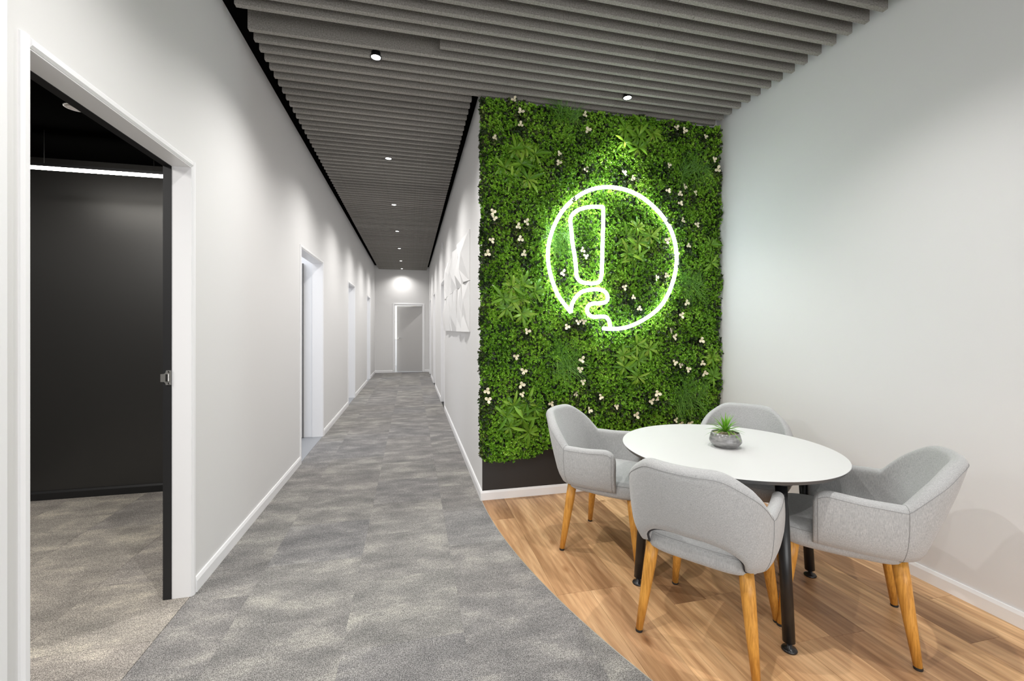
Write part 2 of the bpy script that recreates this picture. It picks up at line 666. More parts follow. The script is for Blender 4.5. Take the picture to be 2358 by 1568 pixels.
# other rooms: vinyl sheet through their doorways
for n_, (a, b) in enumerate(L_OPEN[1:]):
    lim = [(4.20, 5.675), (5.8, 8.75), (8.9, 11.92)][n_]
    floor_piece('vinyl_sheet', [(-3.3, lim[0]), (LW - TL, lim[0]), (LW - TL, a), (LW - 0.002, a), (LW - 0.002, b), (LW - TL, b), (LW - TL, lim[1]), (-3.3, lim[1])], M_VINYL, floor)
floor_piece('vinyl_sheet', [(FX0, FY), (FX1, FY), (FX1, FY + T), (RC + 1, FY + T), (RC + 1, 16.0), (-2.0, 16.0), (-2.0, FY + T), (FX0, FY + T)], M_VINYL, floor)

PW = 0.1765
rnd = random.Random(21)
xe = 0.885 - 3 * PW
i = 0
while xe < RW:
    L0 = 1.22
    y0 = {2: 2.024 - 3 * L0, 3: 2.022 - 3 * L0 + 0.0, 4: 2.46 - 3 * L0}.get(i, 3.3 - 5 * L0 + rnd.uniform(0, L0))
    while y0 < GY:
        p = clip_rect(oakz, xe + 0.0006, xe + PW - 0.0006, y0 + 0.0006, y0 + L0 - 0.0006)
        if p and area2(p) > 0.0004:
            floor_piece('oak_plank', p, M_OAK, floor)
        y0 += L0
    xe += PW
    i += 1
# thin metal strip between carpet and oak
bm = bmesh.new()
ap = [a for a in arc if a[0] < RW - 0.02]
for (xa, ya), (xb, yb) in zip(ap[:-1], ap[1:]):
    prism(bm, [(xa - 0.0015, ya), (xb - 0.0015, yb), (xb + 0.003, yb), (xa + 0.003, ya)], -0.006, 0.0012)
bm_obj('edge_strip', bm, M_EDGESTRIP, floor)


# ------------------------------------------------------------------ skirting
SKH = 0.072


def skirt(name, axis, face, a, b, sign, mat=M_WHITE, h=SKH, t=0.014):
    """profile runs along axis; face is the wall plane, sign the room side"""
    prof = [(0, 0), (t, 0), (t, h - 0.016), (t * 0.55, h), (0, h)]
    bm = bmesh.new()
    if axis == 'y':
        pts = [(face + sign * u, v) for u, v in prof]
        prism(bm, pts, a, b, 'y')
    else:
        pts = [(face + sign * u, v) for u, v in prof]
        prism(bm, pts, a, b, 'x')
    return tag(bm_obj(name, bm, mat), kind='structure')


CW, CT = 0.030, 0.012    # casing width and projection
ys = [YB] + [v for a, b in L_OPEN for v in (a - CW, b + CW)] + [FY]

ys = [YB, 1.20, 1.415, ys[1]] + ys[2:]
for q in range(0, len(ys) - 1, 2):
    if ys[q + 1] > ys[q]:
        skirt('baseboard_left', 'y', LW, ys[q], ys[q + 1], 1)
ys = [GY - 0.0] + [v for a, b in R_OPEN for v in (a - CW, b + CW)] + [FY]
for q in range(0, len(ys), 2):
    skirt('baseboard_corridor', 'y', RC, ys[q], ys[q + 1], -1)
skirt('baseboard_alcove', 'x', GY, RC - 0.014, RW, -1)
skirt('baseboard_right', 'y', RW, YB, GY - 0.014, -1)
skirt('baseboard_far', 'x', FY, LW, FX0 - 0.05, -1)
skirt('baseboard_far', 'x', FY, FX1 + 0.05, RC, -1)

# ------------------------------------------------------------------ doorways
def casing(par, face, sign, a, b, h, axis='y', w=CW, t=CT):
    """moulded architrave: two jamb legs and a head"""
    for (u0, u1, inner) in ((a - w, a, 1), (b, b + w, -1)):
        bm = bmesh.new()
        fr = face + sign * t
        lo, hi = (u0, u1)
        prof = [(lo, face), (lo, fr - sign * 0.006), (lo + 0.008, fr), (hi - 0.008, fr), (hi, fr - sign * 0.006), (hi, face)]
        if axis == 'y':
            prism(bm, [(f, u) for u, f in prof], 0, h + w, 'z')
        else:
            prism(bm, prof, 0, h + w, 'z')
        bm_obj('casing_side', bm, M_WHITE, par)
    bm = bmesh.new()
    fr = face + sign * t
    prof = [(face, h), (face + sign * (t - 0.006), h), (fr, h + 0.008), (fr, h + w - 0.008), (face + sign * (t - 0.006), h + w), (face, h + w)]
    prism(bm, prof, a, b, 'y' if axis == 'y' else 'x')
    bm_obj('casing_head', bm, M_WHITE, par)


def jamb(par, x_out, x_in, a, b, h, mat, th=0.018):
    for n_, (y0, y1) in enumerate(((a, a + th), (b - th, b))):
        box_obj('jamb', (min(x_out, x_in), max(x_out, x_in), y0, y1, 0, h), mat, par)
    box_obj('head_lining', (min(x_out, x_in), max(x_out, x_in), a + th, b - th, h - th, h), mat, par)


# door_1: into the dark meeting room; white outer lining, black inner rebate with strike plate
d1 = empty('door_1', (0, 0, 0), kind='structure')
a, b = L_OPEN[0]
casing(d1, LW, 1, a, b, DOOR_H)
jamb(d1, LW + 0.004, LW - 0.080, a, b, DOOR_H, M_WHITE, 0.004)
for (y0, y1) in ((a, a + 0.006), (b - 0.006, b)):
    box_obj('rebate', (LW - TL - 0.004, LW - 0.080, y0, y1, 0, DOOR_H), M_BLACKPAINT, d1, label='black painted inner door rebate')
box_obj('rebate', (LW - TL - 0.004, LW - 0.080, a + 0.006, b - 0.006, DOOR_H - 0.006, DOOR_H), M_BLACKPAINT, d1, label='black painted inner door rebate')
# strike plate: T-shaped plate with lip and keeper slot
bm = bmesh.new()
sy = b - 0.0065
zc = 1.09
plate = [(-1.104 + LW + 1.067 - 0.058, zc - 0.0), ]
X0, X1, XL = LW - 0.112, LW - 0.081, LW - 0.126
outl = [(X1, zc - 0.036), (X1, zc + 0.036), (X0 + 0.010, zc + 0.036), (X0 + 0.007, zc + 0.024), (X0 + 0.001, zc + 0.019), (XL, zc + 0.018), (XL, zc - 0.020), (X0 + 0.001, zc - 0.021), (X0 + 0.006, zc - 0.026), (X0 + 0.009, zc - 0.036)]
prism(bm, outl, sy - 0.0025, sy, 'y')
sp = bm_obj('strike_plate', bm, M_STEEL, d1)
bm = bmesh.new()
bx(bm, LW - 0.103, LW - 0.092, sy - 0.006, sy - 0.0025, zc - 0.018, zc + 0.018)
bm_obj('keeper', bm, M_CHROME, sp)
for dz in (-0.029, 0.029):
    bm = bmesh.new()
    tube(bm, [(LW - 0.090, sy - 0.0025, zc + dz), (LW - 0.090, sy - 0.0040, zc + dz)], 0.004, 10)
    bm_obj('screw', bm, M_CHROME, sp)

for n_, (a, b) in enumerate(L_OPEN[1:]):
    d = empty('door_%d' % (n_ + 2), (0, 0, 0), kind='structure')
    casing(d, LW, 1, a, b, DOOR_H)
    jamb(d, LW + 0.004, LW - TL - 0.004, a, b, DOOR_H, M_WHITE, 0.004)
    # dark edge of the leaf standing open against the room wall
    lf = box_obj('leaf', (LW - TL - 0.87, LW - TL - 0.096, b - 0.035, b + 0.0, 0.01, DOOR_H - 0.01), M_LEAFDOOR, d)
    box_obj('edge_strip', (LW - TL - 0.104, LW - TL - 0.0965, b - 0.042, b - 0.0352, 0.01, DOOR_H - 0.01), M_BLACKPAINT, lf, label='dark edge strip')

for n_, (a, b) in enumerate(R_OPEN):
    d = empty('door_%d' % (n_ + 5), (0, 0, 0), kind='structure')
    casing(d, RC, -1, a, b, DOOR_H)
    jamb(d, RC - 0.004, RC + T, a, b, DOOR_H, M_WHITE, 0.004)
    lf = box_obj('leaf', (RC + 0.085, RC + 0.125, a + 0.005, b - 0.005, 0.01, DOOR_H - 0.006), M_WHITE, d)
    bm = bmesh.new()
    tube(bm, [(RC + 0.085, a + 0.07, 1.03), (RC + 0.045, a + 0.07, 1.03), (RC + 0.045, a + 0.17, 1.03)], 0.009, 8)
    bm_obj('handle', bm, M_CHROME, lf)

# far door, grey, standing ajar
d = empty('door_8', (0, 0, 0), kind='structure')
casing(d, FY, -1, FX0, FX1, FDH, 'x', 0.05, 0.016)
for (x0, x1) in ((FX0, FX0 + 0.02), (FX1 - 0.02, FX1)):
    box_obj('jamb', (x0, x1, FY - 0.003, FY + T, 0, FDH), M_WHITE, d)
box_obj('head_lining', (FX0 + 0.02, FX1 - 0.02, FY - 0.003, FY + T, FDH - 0.02, FDH), M_WHITE, d)
bm = bmesh.new()
bx(bm, -0.80, 0, 0, 0.038, 0.012, FDH - 0.025)
leaf = bm_obj('leaf', bm, M_LEAFDOOR, d, (FX1 - 0.022, FY + 0.06, 0))
leaf.rotation_euler = (0, 0, -math.radians(17))
bm = bmesh.new()
tube(bm, [(-0.74, 0.0, 1.04), (-0.74, -0.045, 1.04), (-0.63, -0.045, 1.04)], 0.010, 8)
tube(bm, [(-0.74, 0.001, 1.04), (-0.74, -0.008, 1.04)], 0.026, 16)
bm_obj('handle', bm, M_CHROME, leaf)

box_obj('trim_1', (LW, LW + 0.022, 1.20, 1.415, 0, CZ), M_WHITE, bevel=0.002, kind='structure')

# ------------------------------------------------------------------ rooms seen through the doors
RX = -3.3
# dark meeting room
RZ = 2.66
box_obj('wall_room_back', (RX, LW - TL, 4.071, 4.15, 0, RZ), M_BLACKWALL, kind='structure')
box_obj('wall_room_side', (RX - 0.08, RX, 0.3, 4.15, 0, RZ), M_BLACKWALL, kind='structure')
box_obj('wall_room_front', (RX, LW - TL, 0.22, 0.3, 0, RZ), M_BLACKWALL, kind='structure')
box_obj('ceiling_room', (RX, LW - TL, 0.22, 4.15, RZ, RZ + 0.08), M_BLACKCEIL, kind='structure')
bm = bmesh.new()
bx(bm, LW - TL - 0.006, LW - TL - 0.0005, 0.3, 1.50, 0, RZ)
bx(bm, LW - TL - 0.006, LW - TL - 0.0005, 2.44, 4.071, 0, RZ)
bx(bm, LW - TL - 0.006, LW - TL - 0.0005, 1.50, 2.44, DOOR_H + 0.01, RZ)
tag(bm_obj('wall_room_door', bm, M_BLACKPAINT), kind='structure')
skirt('baseboard_room', 'x', 4.071, RX, LW - TL - 0.008, -1, M_BLACKPAINT, 0.068, 0.014)
# light side rooms
for n_, (y0, y1) in enumerate([(4.15, 5.678), (5.79, 8.75), (8.86, 11.92)]):
    bm = bmesh.new()
    bx(bm, RX, LW - TL, y1, y1 + 0.1, 0, CZ)
    bx(bm, RX, LW - TL, y0 - 0.002, y0 + 0.02, 0, CZ)
    bx(bm, RX - 0.08, RX, y0, y1 + 0.1, 0, CZ)
    bx(bm, RX, LW - TL, y0, y1 + 0.1, 3.05, 3.1)
    tag(bm_obj('wall_office', bm, M_ROOMW), kind='structure')
# room beyond the far door, with its window
bm = bmesh.new()
bx(bm, -2.0, RC + 1, 16.0, 16.1, 0, 0.95)
bx(bm, -2.0, RC + 1, 16.0, 16.1, 2.3, CZ)
bx(bm, -2.0, -1.3, 16.0, 16.1, 0.95, 2.3)
bx(bm, 0.2, RC + 1, 16.0, 16.1, 0.95, 2.3)
bx(bm, -2.1, -2.0, FY + T, 16.1, 0, CZ)
bx(bm, RC + 1, RC + 1.1, FY + T, 16.1, 0, CZ)
bx(bm, -2.1, RC + 1.1, FY + T, 16.1, CZ, CZ + 0.05)
tag(bm_obj('wall_end_room', bm, M_ROOMW), kind='structure')
w1 = empty('window_1', (0, 0, 0), kind='structure')
box_obj('window_pane', (-1.28, 0.18, 16.04, 16.06, 0.97, 2.28), M_WINDOW, w1)
for b_ in ((-1.3, 0.2, 15.99, 16.05, 0.93, 0.97), (-1.3, 0.2, 15.99, 16.05, 2.27, 2.31), (-1.3, -1.26, 15.99, 16.05, 0.97, 2.27), (0.16, 0.2, 15.99, 16.05, 0.97, 2.27), (-1.26, 0.16, 16.0, 16.05, 1.58, 1.62)):
    box_obj('window_frame', b_, M_WHITE, w1)

# ------------------------------------------------------------------ downlights
def downlight(x, y, label, first=[None]):
    r = empty('downlight', (x, y, SZ), 0, label, 'downlight', 'recessed downlights in the slatted ceiling')
    if first[0] is None:
        bm = bmesh.new()
        lathe(bm, [(0.0295, -0.002), (0.034, -0.005), (0.037, -0.002), (0.037, 0.004), (0.031, 0.006), (0.0295, -0.002)], 28)
        tr = bpy.data.meshes.new('trim_ring'); bm.to_mesh(tr); bm.free(); tr.materials.append(M_BLACKMETAL)
        bm = bmesh.new()
        lathe(bm, [(0.0, -0.003), (0.024, -0.0025), (0.0298, 0.0)], 28)
        le = bpy.data.meshes.new('lens'); bm.to_mesh(le); bm.free(); le.materials.append(M_LENS)
        bm = bmesh.new()
        lathe(bm, [(0.0305, 0.006), (0.0305, 0.030), (0.0, 0.030)], 20)
        ho = bpy.data.meshes.new('housing'); bm.to_mesh(ho); bm.free(); ho.materials.append(M_BLACKMETAL)
        first[0] = (tr, le, ho)
    tr, le, ho = first[0]
    link_mesh('trim_ring', tr, None, r)
    link_mesh('lens', le, None, r)
    link_mesh('housing', ho, None, r)
    l = bpy.data.lights.new('downlight_lamp', 'SPOT')
    l.energy = 46.0 if (x > 0 and y > 2.95) else (26.0 if y > 12.5 else (52.0 if x > 0 else DOWN_W))
    l.color = (1.0, 0.975, 0.945)
    l.spot_size = math.radians(142 if x < 0 else (96 if y > 2.95 else 124))
    l.spot_blend = 1.0
    l.shadow_soft_size = 0.018
    lo = bpy.data.objects.new('lamp', l)
    COL.objects.link(lo)
    lo.parent = r
    lo.location = (0, 0, -0.02)
    return r


ords = ['nearest', 'second', 'third', 'fourth', 'fifth', 'sixth', 'seventh']
for n_ in range(7):
    y = 2.943 + 1.72 * n_ if n_ < 6 else 13.1
    if n_ == 5: y = 11.60
    downlight(-0.226 - 0.008 * n_, y, 'round white downlight over the carpet corridor, %s of its row from the green wall end' % ords[n_])
downlight(1.628, 3.012, 'round white downlight in slats just in front of the green wall')
for (x, y, wd) in ((-0.226, 1.22, 'carpet walkway'), (1.628, 1.42, 'table and chairs')):
    downlight(x, y, 'round downlight in the slats above the %s, out of frame' % wd)
for (x, y) in ((-0.226, -0.5), (1.628, -0.6)):
    downlight(x, y, 'round downlight behind the viewer over the %s' % ('walkway' if x < 0 else 'oak floor'))

# ------------------------------------------------------------------ meeting room fittings
bar = empty('pendant_light', (-1.96, 3.5, 2.40), 0, 'slim glowing white linear pendant light hanging in the dark room', 'pendant light')
bm = bmesh.new(); bx(bm, -0.75, 0.262, -0.012, 0.012, 0.014, 0.034); bm_obj('housing', bm, M_BLACKMETAL, bar)
bm = bmesh.new(); bx(bm, -0.75, 0.262, -0.010, 0.010, -0.004, 0.0139); bm_obj('diffuser', bm, M_BAR, bar)
for x in (-0.43, 0.20):
    bm = bmesh.new()
    tube(bm, [(x, 0, 0.034), (x, 0, RZ - 2.40)], 0.0012, 6)
    bm_obj('wire', bm, M_STEEL, bar)
det = empty('ceiling_speaker', (-1.965, 3.10, RZ), 0, 'round pale grille on the black ceiling of the dark room', 'speaker')
bm = bmesh.new(); lathe(bm, [(0, -0.008), (0.036, -0.008), (0.045, -0.004), (0.047, 0.0)], 28)
bm_obj('grille', bm, new_mat('pale_grille', (0.5, 0.46, 0.44), 0.6), det)
bm = bmesh.new(); lathe(bm, [(0.047, -0.001), (0.047, -0.004), (0.052, -0.004), (0.053, 0.0)], 28)
bm_obj('rim', bm, M_WHITE, det)

# ------------------------------------------------------------------ faceted relief on the corridor wall
rel = empty('wall_sculpture', (RC, 3.967, 1.298), 0, 'white faceted geometric relief panels on the corridor wall beside the green wall', 'wall art')
rr = random.Random(5)
PS = 0.4815
for c_ in range(6):
    for r_ in range(2):
        bm = bmesh.new()
        g = 0.003
        y0, y1, z0, z1 = g, PS - g, g, PS - g
        # outer rim heights and an off-centre ridge make triangular facets
        def P(y, z, h): return bm.verts.new((-h * 0.62, y, z))
        cs = [P(y0, z0, rr.uniform(0.02, 0.05)), P(y1, z0, rr.uniform(0.02, 0.07)), P(y1, z1, rr.uniform(0.015, 0.05)), P(y0, z1, rr.uniform(0.02, 0.06))]
        if c_ == 0:
            cs[0].co.x = -0.012; cs[3].co.x = -0.012
        ms = [P((y0 + y1) / 2 + rr.uniform(-0.12, 0.12), z0, rr.uniform(0.02, 0.09)), P(y1, (z0 + z1) / 2 + rr.uniform(-0.12, 0.12), rr.uniform(0.02, 0.07)),
              P((y0 + y1) / 2 + rr.uniform(-0.12, 0.12), z1, rr.uniform(0.02, 0.09)), P(y0, (z0 + z1) / 2 + rr.uniform(-0.12, 0.12), 0.012 if c_ == 0 else rr.uniform(0.02, 0.07))]
        c1 = P(PS * rr.uniform(0.28, 0.45), PS * rr.uniform(0.55, 0.75), rr.uniform(0.075, 0.12))
        c2 = P(PS * rr.uniform(0.55, 0.72), PS * rr.uniform(0.25, 0.45), rr.uniform(0.05, 0.12))
        ring = [cs[0], ms[0], cs[1], ms[1], cs[2], ms[2], cs[3], ms[3]]
        for f in ((cs[0], ms[0], c2), (ms[0], cs[1], c2), (cs[1], ms[1], c2), (ms[1], cs[2], c1), (ms[1], c1, c2), (cs[2], ms[2], c1), (ms[2], cs[3], c1), (cs[3], ms[3], c1), (ms[3], cs[0], c1), (cs[0], c2, c1)):
            bm.faces.new(f)
        back = [bm.verts.new((0, v.co.y, v.co.z)) for v in ring]
        for q in range(8):
            bm.faces.new((ring[q], ring[(q + 1) % 8], back[(q + 1) % 8], back[q]))
        bm.faces.new(back)
        bm_obj('relief_panel', bm, M_SCULPT, rel, (0, c_ * PS, r_ * PS))

sen = empty('wall_sensor', (RC, 7.5, 2.77), 0, 'small white box high on the corridor wall past the relief', 'sensor')
box_obj('casing', (-0.022, 0, -0.03, 0.03, -0.055, 0.055), M_WHITE, sen, 0.004)
box_obj('lens', (-0.027, -0.022, -0.016, 0.016, -0.03, 0.0), M_SCULPT, sen, 0.002)

# ------------------------------------------------------------------ green wall
GX0, GX1, GZ0, GZ1 = RC + 0.0, RW - 0.0, 0.30, 3.10
gw = empty('green_wall', ((GX0 + GX1) / 2, GY, 0), 0, 'lush artificial green plant wall with white flowers behind the neon sign', 'plant wall')
OX, OY = (GX0 + GX1) / 2, GY
box_obj('backing_panel', (GX0 - OX + 0.001, GX1 - OX, -0.005, -0.0005, 0.0725, SZ - 0.002), M_BACKPANEL, gw, label='black backing panel showing below the plants')
FYL = -0.052       # depth of foliage front, local
rng = np.random.default_rng(3)


def px_green(x, y, Y=GY - 0.06):
    """feature spots noted on the photograph, expressed on the wall plane"""
    th = math.atan(232 / 984.)
    l = (x - 1179.) / 984.
    rx, ry = math.sin(th) + l * math.cos(th), math.cos(th) - l * math.sin(th)
    t = Y / ry
    return rx * t - OX, CAM_H - (y - 757.) / 984. * t


flowers_px = [(1182,233),(1197,262),(1197,290),(1137,322),(1342,268),(1349,304),(1285,357),(1284,378),(1345,393),(1554,298),(1570,305),(1620,318),(1638,371),(1649,392),(1433,402),(1452,413),(1535,385),(1534,441),(1570,434),(1560,449),(1596,446),(1561,470),(1135,491),(1136,505),(1190,523),(1210,513),(1131,556),(1196,552),(1121,585),(1204,585),(1599,520),(1566,510),(1580,568),(1532,556),(1552,587),(1337,578),(1346,592),(1293,629),(1506,640),(1529,636),(1435,662),(1453,685),(1577,698),(1469,711),(1565,726),(1212,763),(1327,742),(1303,753),(1341,740),(1540,760),(1547,775),(1609,783),(1186,821),(1337,828),(1204,854),(1332,850),(1340,878),(1198,885),(1201,906),(1120,899),(1122,920),(1549,833),(1562,840),(1580,850),(1613,835),(1616,858),(1323,906),(1267,928),(1353,943),(1415,934),(1510,905),(1508,917),(1494,922),(1461,955),(1550,965),(1562,974),(1585,973),(1380,912)]
FL = [px_green(*p) for p in flowers_px]
clusters = [(1200,380,65,60,7),(1467,315,58,44,6),(1468,560,50,58,6),(1197,690,62,54,7),(1468,830,57,60,6),(1202,962,58,58,7),(1636,585,16,38,2),(1641,845,16,38,2)]
grass_px = [(1290,262),(1315,275),(1575,400),(1600,385),(1615,405),(1275,545),(1285,570),(1308,545),(1575,650),(1590,670),(1600,655),(1290,820),(1305,850),(1320,835),(1575,905),(1595,925),(1610,900),(1565,930)]


def leaf_cloud(name, n, mat, leaf, leaves, weight, dmin, dmax, parent, spread=1.0, N0=3):
    """n sprigs of small pointed leaves, all in one mesh; weight(x, z) -> keep probability"""
    x = rng.uniform(GX0 - OX - (0.018 if N0 < 10 else 0.024), GX1 - OX - 0.0, n * N0)
    z = rng.uniform(GZ0, GZ1, n * N0)
    low = GZ0 + 0.035 * np.sin(x * 9.1) + 0.025 * np.sin(x * 23.7 + 1.3) - 0.045 * np.exp(-((x + 0.98) / 0.09) ** 2) + 0.02
    keep = (rng.uniform(0, 1, n * N0) < weight(x, z)) & (z > low)
    x, z = x[keep][:n], z[keep][:n]
    n = len(x)
    y = -rng.uniform(dmin, dmax, n)
    y -= 0.012 * (np.sin(x * 17 + z * 9) + np.cos(z * 21 - x * 5))
    y = np.minimum(y, -0.012)
    # sprig axis mostly out of the wall (-y)
    ax = np.stack([rng.normal(0, 0.42 * spread, n), -np.ones(n), rng.normal(0.12, 0.42 * spread, n)], 1)
    ax /= np.linalg.norm(ax, axis=1)[:, None]
    e1 = np.cross(ax, [0, 0, 1.0]); e1 /= np.linalg.norm(e1, axis=1)[:, None]
    e2 = np.cross(ax, e1)
    V, F = [], []
    ph0 = rng.uniform(0, 2 * PI, n)
    # leaf template: u along, v across, w lift (6 verts, 4 tris)
    tpl = np.array([[0, 0, 0], [0.38, 0.27, 0.10], [0.38, -0.27, 0.10], [0.42, 0, 0.0], [0.75, 0.22, 0.06], [0.75, -0.22, 0.06], [1.0, 0, -0.10]])
    tri = np.array([[0, 1, 3], [0, 3, 2], [1, 4, 3], [3, 5, 2], [4, 6, 3], [3, 6, 5]])
    base = 0
    for k in range(leaves):
        ph = ph0 + 2 * PI * k / leaves + rng.uniform(-0.35, 0.35, n)
        tilt = rng.uniform(0.25, 1.15, n)          # angle from sprig plane up to the axis
        L_ = leaf * rng.uniform(0.7, 1.3, n)
        d = (e1 * np.cos(ph)[:, None] + e2 * np.sin(ph)[:, None])
        dirv = d * np.cos(tilt)[:, None] + ax * np.sin(tilt)[:, None]
        side = np.cross(dirv, ax); side /= np.linalg.norm(side, axis=1)[:, None] + 1e-9
        nor = np.cross(side, dirv)
        org = np.stack([x, y, z], 1) - ax * (leaf * 0.3 * rng.uniform(0, 1, n))[:, None]
        P = org[:, None, :] + L_[:, None, None] * (tpl[None, :, 0:1] * dirv[:, None, :] + tpl[None, :, 1:2] * side[:, None, :] + tpl[None, :, 2:3] * nor[:, None, :])
        V.append(P.reshape(-1, 3))
        F.append((tri[None] + (np.arange(n) * 7)[:, None, None] + base).reshape(-1, 3))
        base += n * 7
    V = np.concatenate(V)
    F = np.concatenate(F)
    V[:, 1] = np.minimum(V[:, 1], -0.0105)
    V[:, 0] = np.minimum(V[:, 0], GX1 - OX - 0.001)
    V[:, 2] = np.minimum(V[:, 2], 3.112)
    me = bpy.data.meshes.new(name)
    me.vertices.add(len(V)); me.vertices.foreach_set('co', V.astype(np.float32).ravel())
    me.loops.add(F.size); me.loops.foreach_set('vertex_index', F.astype(np.int32).ravel())
    me.polygons.add(len(F)); me.polygons.foreach_set('loop_start', np.arange(0, F.size, 3, dtype=np.int32))
    me.update(calc_edges=True)
    me.validate()
    o = link_mesh(name, me, mat, parent)
    o['kind'] = 'stuff'
    return o


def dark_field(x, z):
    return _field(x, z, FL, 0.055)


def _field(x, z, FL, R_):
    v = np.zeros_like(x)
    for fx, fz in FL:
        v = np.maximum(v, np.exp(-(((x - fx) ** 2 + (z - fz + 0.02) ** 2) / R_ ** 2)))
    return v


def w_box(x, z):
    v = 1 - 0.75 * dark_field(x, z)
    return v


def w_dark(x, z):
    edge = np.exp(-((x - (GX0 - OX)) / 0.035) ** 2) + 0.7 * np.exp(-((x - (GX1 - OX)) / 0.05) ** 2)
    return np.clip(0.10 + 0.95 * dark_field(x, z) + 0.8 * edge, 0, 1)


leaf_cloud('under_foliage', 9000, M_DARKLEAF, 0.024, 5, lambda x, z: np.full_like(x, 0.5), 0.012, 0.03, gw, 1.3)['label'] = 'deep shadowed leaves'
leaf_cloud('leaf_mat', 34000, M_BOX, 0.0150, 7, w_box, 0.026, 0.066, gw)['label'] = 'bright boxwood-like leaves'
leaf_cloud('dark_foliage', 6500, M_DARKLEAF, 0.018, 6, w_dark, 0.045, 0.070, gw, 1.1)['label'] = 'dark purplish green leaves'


# sprigs that hang over the neon ring in a few places
GAPS = [px_green(*p) for p in ((1512, 470), (1528, 500), (1557, 600), (1349, 432), (1316, 455))]
leaf_cloud('overhanging_foliage', 260, M_DARKLEAF, 0.019, 6, lambda x, z: np.clip(_field(x, z, [(a_, b_ - 0.02) for a_, b_ in GAPS], 0.028) - 0.12, 0, 1), 0.095, 0.128, gw, 1.2, N0=60)['label'] = 'dark leaves hanging over the neon ring'
# dark sprigs sticking out past the corridor corner
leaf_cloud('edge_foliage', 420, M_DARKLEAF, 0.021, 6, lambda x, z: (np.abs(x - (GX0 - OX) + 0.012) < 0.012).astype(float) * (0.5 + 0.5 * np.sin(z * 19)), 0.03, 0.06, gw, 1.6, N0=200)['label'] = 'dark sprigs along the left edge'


def lance_leaf_mesh(L_, w, droop):
    bm = bmesh.new()
    n = 6
    rows = []
    for i in range(n + 1):
        t = i / n
        hw = w * (math.sin(PI * min(1, t * 0.94 + 0.06)) ** 0.8) * (0.35 + 0.65 * min(1, t * 3))
        if i == n: hw = 0.0003
        yv = t * L_ * math.cos(droop * t)
        zv = t * L_ * math.sin(-droop * t) * 0.6
        rows.append([bm.verts.new((-hw, yv, zv + hw * 0.35)), bm.verts.new((0, yv, zv)), bm.verts.new((hw, yv, zv + hw * 0.35))])
    for a_, b_ in zip(rows[:-1], rows[1:]):
        for q in (0, 1):
            bm.faces.new((a_[q], a_[q + 1], b_[q + 1], b_[q]))
    me = bpy.data.meshes.new('leaf')
    bm.to_mesh(me); bm.free()
    me.materials.append(M_LANCE)
    me.polygons.foreach_set('use_smooth', [True] * len(me.polygons))
    return me


lance = [lance_leaf_mesh(0.165, 0.0112, 0.8), lance_leaf_mesh(0.140, 0.0118, 0.45), lance_leaf_mesh(0.120, 0.0100, 1.0)]
rl = random.Random(11)
bm = bmesh.new()
tube(bm, [(0, 0, -0.02), (0, 0, 0.022)], [0.006, 0.003], 6)
for j in range(11):          # the small lower leaves, joined with the stem
    tmp = bmesh.new()
    tmp.from_mesh(lance[2])
    tmp.transform(Matrix.Rotation(j * 2.4 + 0.2, 4, 'Z') @ Matrix.Rotation(0.15 + 0.2 * (j % 4), 4, 'X') @ Matrix.Scale((0.75, 1.0, 1.15)[j % 3], 4))
    me_t = bpy.data.meshes.new('tmp'); tmp.to_mesh(me_t); tmp.free()
    bm.from_mesh(me_t); bpy.data.meshes.remove(me_t)
crown_me = bpy.data.meshes.new('lance_plant'); bm.to_mesh(crown_me); bm.free(); crown_me.materials.append(M_LANCE)
for cx, cy, rx_, ry_, nn in clusters:
    for q in range(nn):
        if nn > 2:
            an = 2 * PI * q / nn + 0.5 + rl.uniform(-0.3, 0.3)
            px_, py_ = cx + rx_ * 0.62 * math.cos(an), cy + ry_ * 0.62 * math.sin(an)
            if q == 0: px_, py_ = cx, cy
        else:
            px_, py_ = cx + rl.uniform(-4, 4), cy + (q - 0.5) * ry_ * 1.1
        gx, gz = px_green(px_, py_)
        st = link_mesh('lance_plant', crown_me, None, gw, (gx, -0.062, gz))
        st.rotation_euler = (PI / 2, 0, 0)
        a0 = rl.uniform(0, 6.28)
        for j in range(6):
            lf = link_mesh('leaf', lance[j % 3], None, st)
            lf.matrix_parent_inverse = Matrix.Identity(4)
            lf.location = (0, 0, 0.006 + 0.002 * j)
            lift = rl.uniform(0.15, 0.45) if j < 4 else rl.uniform(0.55, 0.95)
            rz = a0 + 2 * PI * j / 5 + rl.uniform(-0.3, 0.3) + (0.6 if j > 4 else 0)
            lf.rotation_euler = (lift, 0, rz)
            s_ = rl.uniform(0.8, 1.1)
            if nn <= 2: s_ *= 0.8
            lf.scale = (s_, s_, s_)


def grass_mesh(seed):
    r_ = random.Random(seed)
    bm = bmesh.new()
    for i in range(46):
        an = r_.gauss(PI / 2 if i % 3 else -PI / 3, 0.75)
        L_ = r_.uniform(0.10, 0.19)
        out = r_.uniform(0.15, 0.6)
        dx, dz = math.cos(an), math.sin(an)
        bxx, bzz = r_.gauss(0, 0.022), r_.gauss(0, 0.028)
        w = 0.0017
        prev = None
        for t in (0, 0.33, 0.66, 1.0):
            ww = w * (1 - t * 0.85)
            cxp = bxx + dx * L_ * t
            czp = bzz + dz * L_ * t - 0.035 * t * t
            cyp = -out * L_ * math.sin(t * 2.2) * 0.7
            cur = [bm.verts.new((cxp - dz * ww, cyp, czp + dx * ww)), bm.verts.new((cxp + dz * ww, cyp, czp - dx * ww))]
            if prev: bm.faces.new((prev[0], prev[1], cur[1], cur[0]))
            prev = cur
    me = bpy.data.meshes.new('grass_tuft')
    bm.to_mesh(me); bm.free()
    me.materials.append(M_GRASS)
    return me


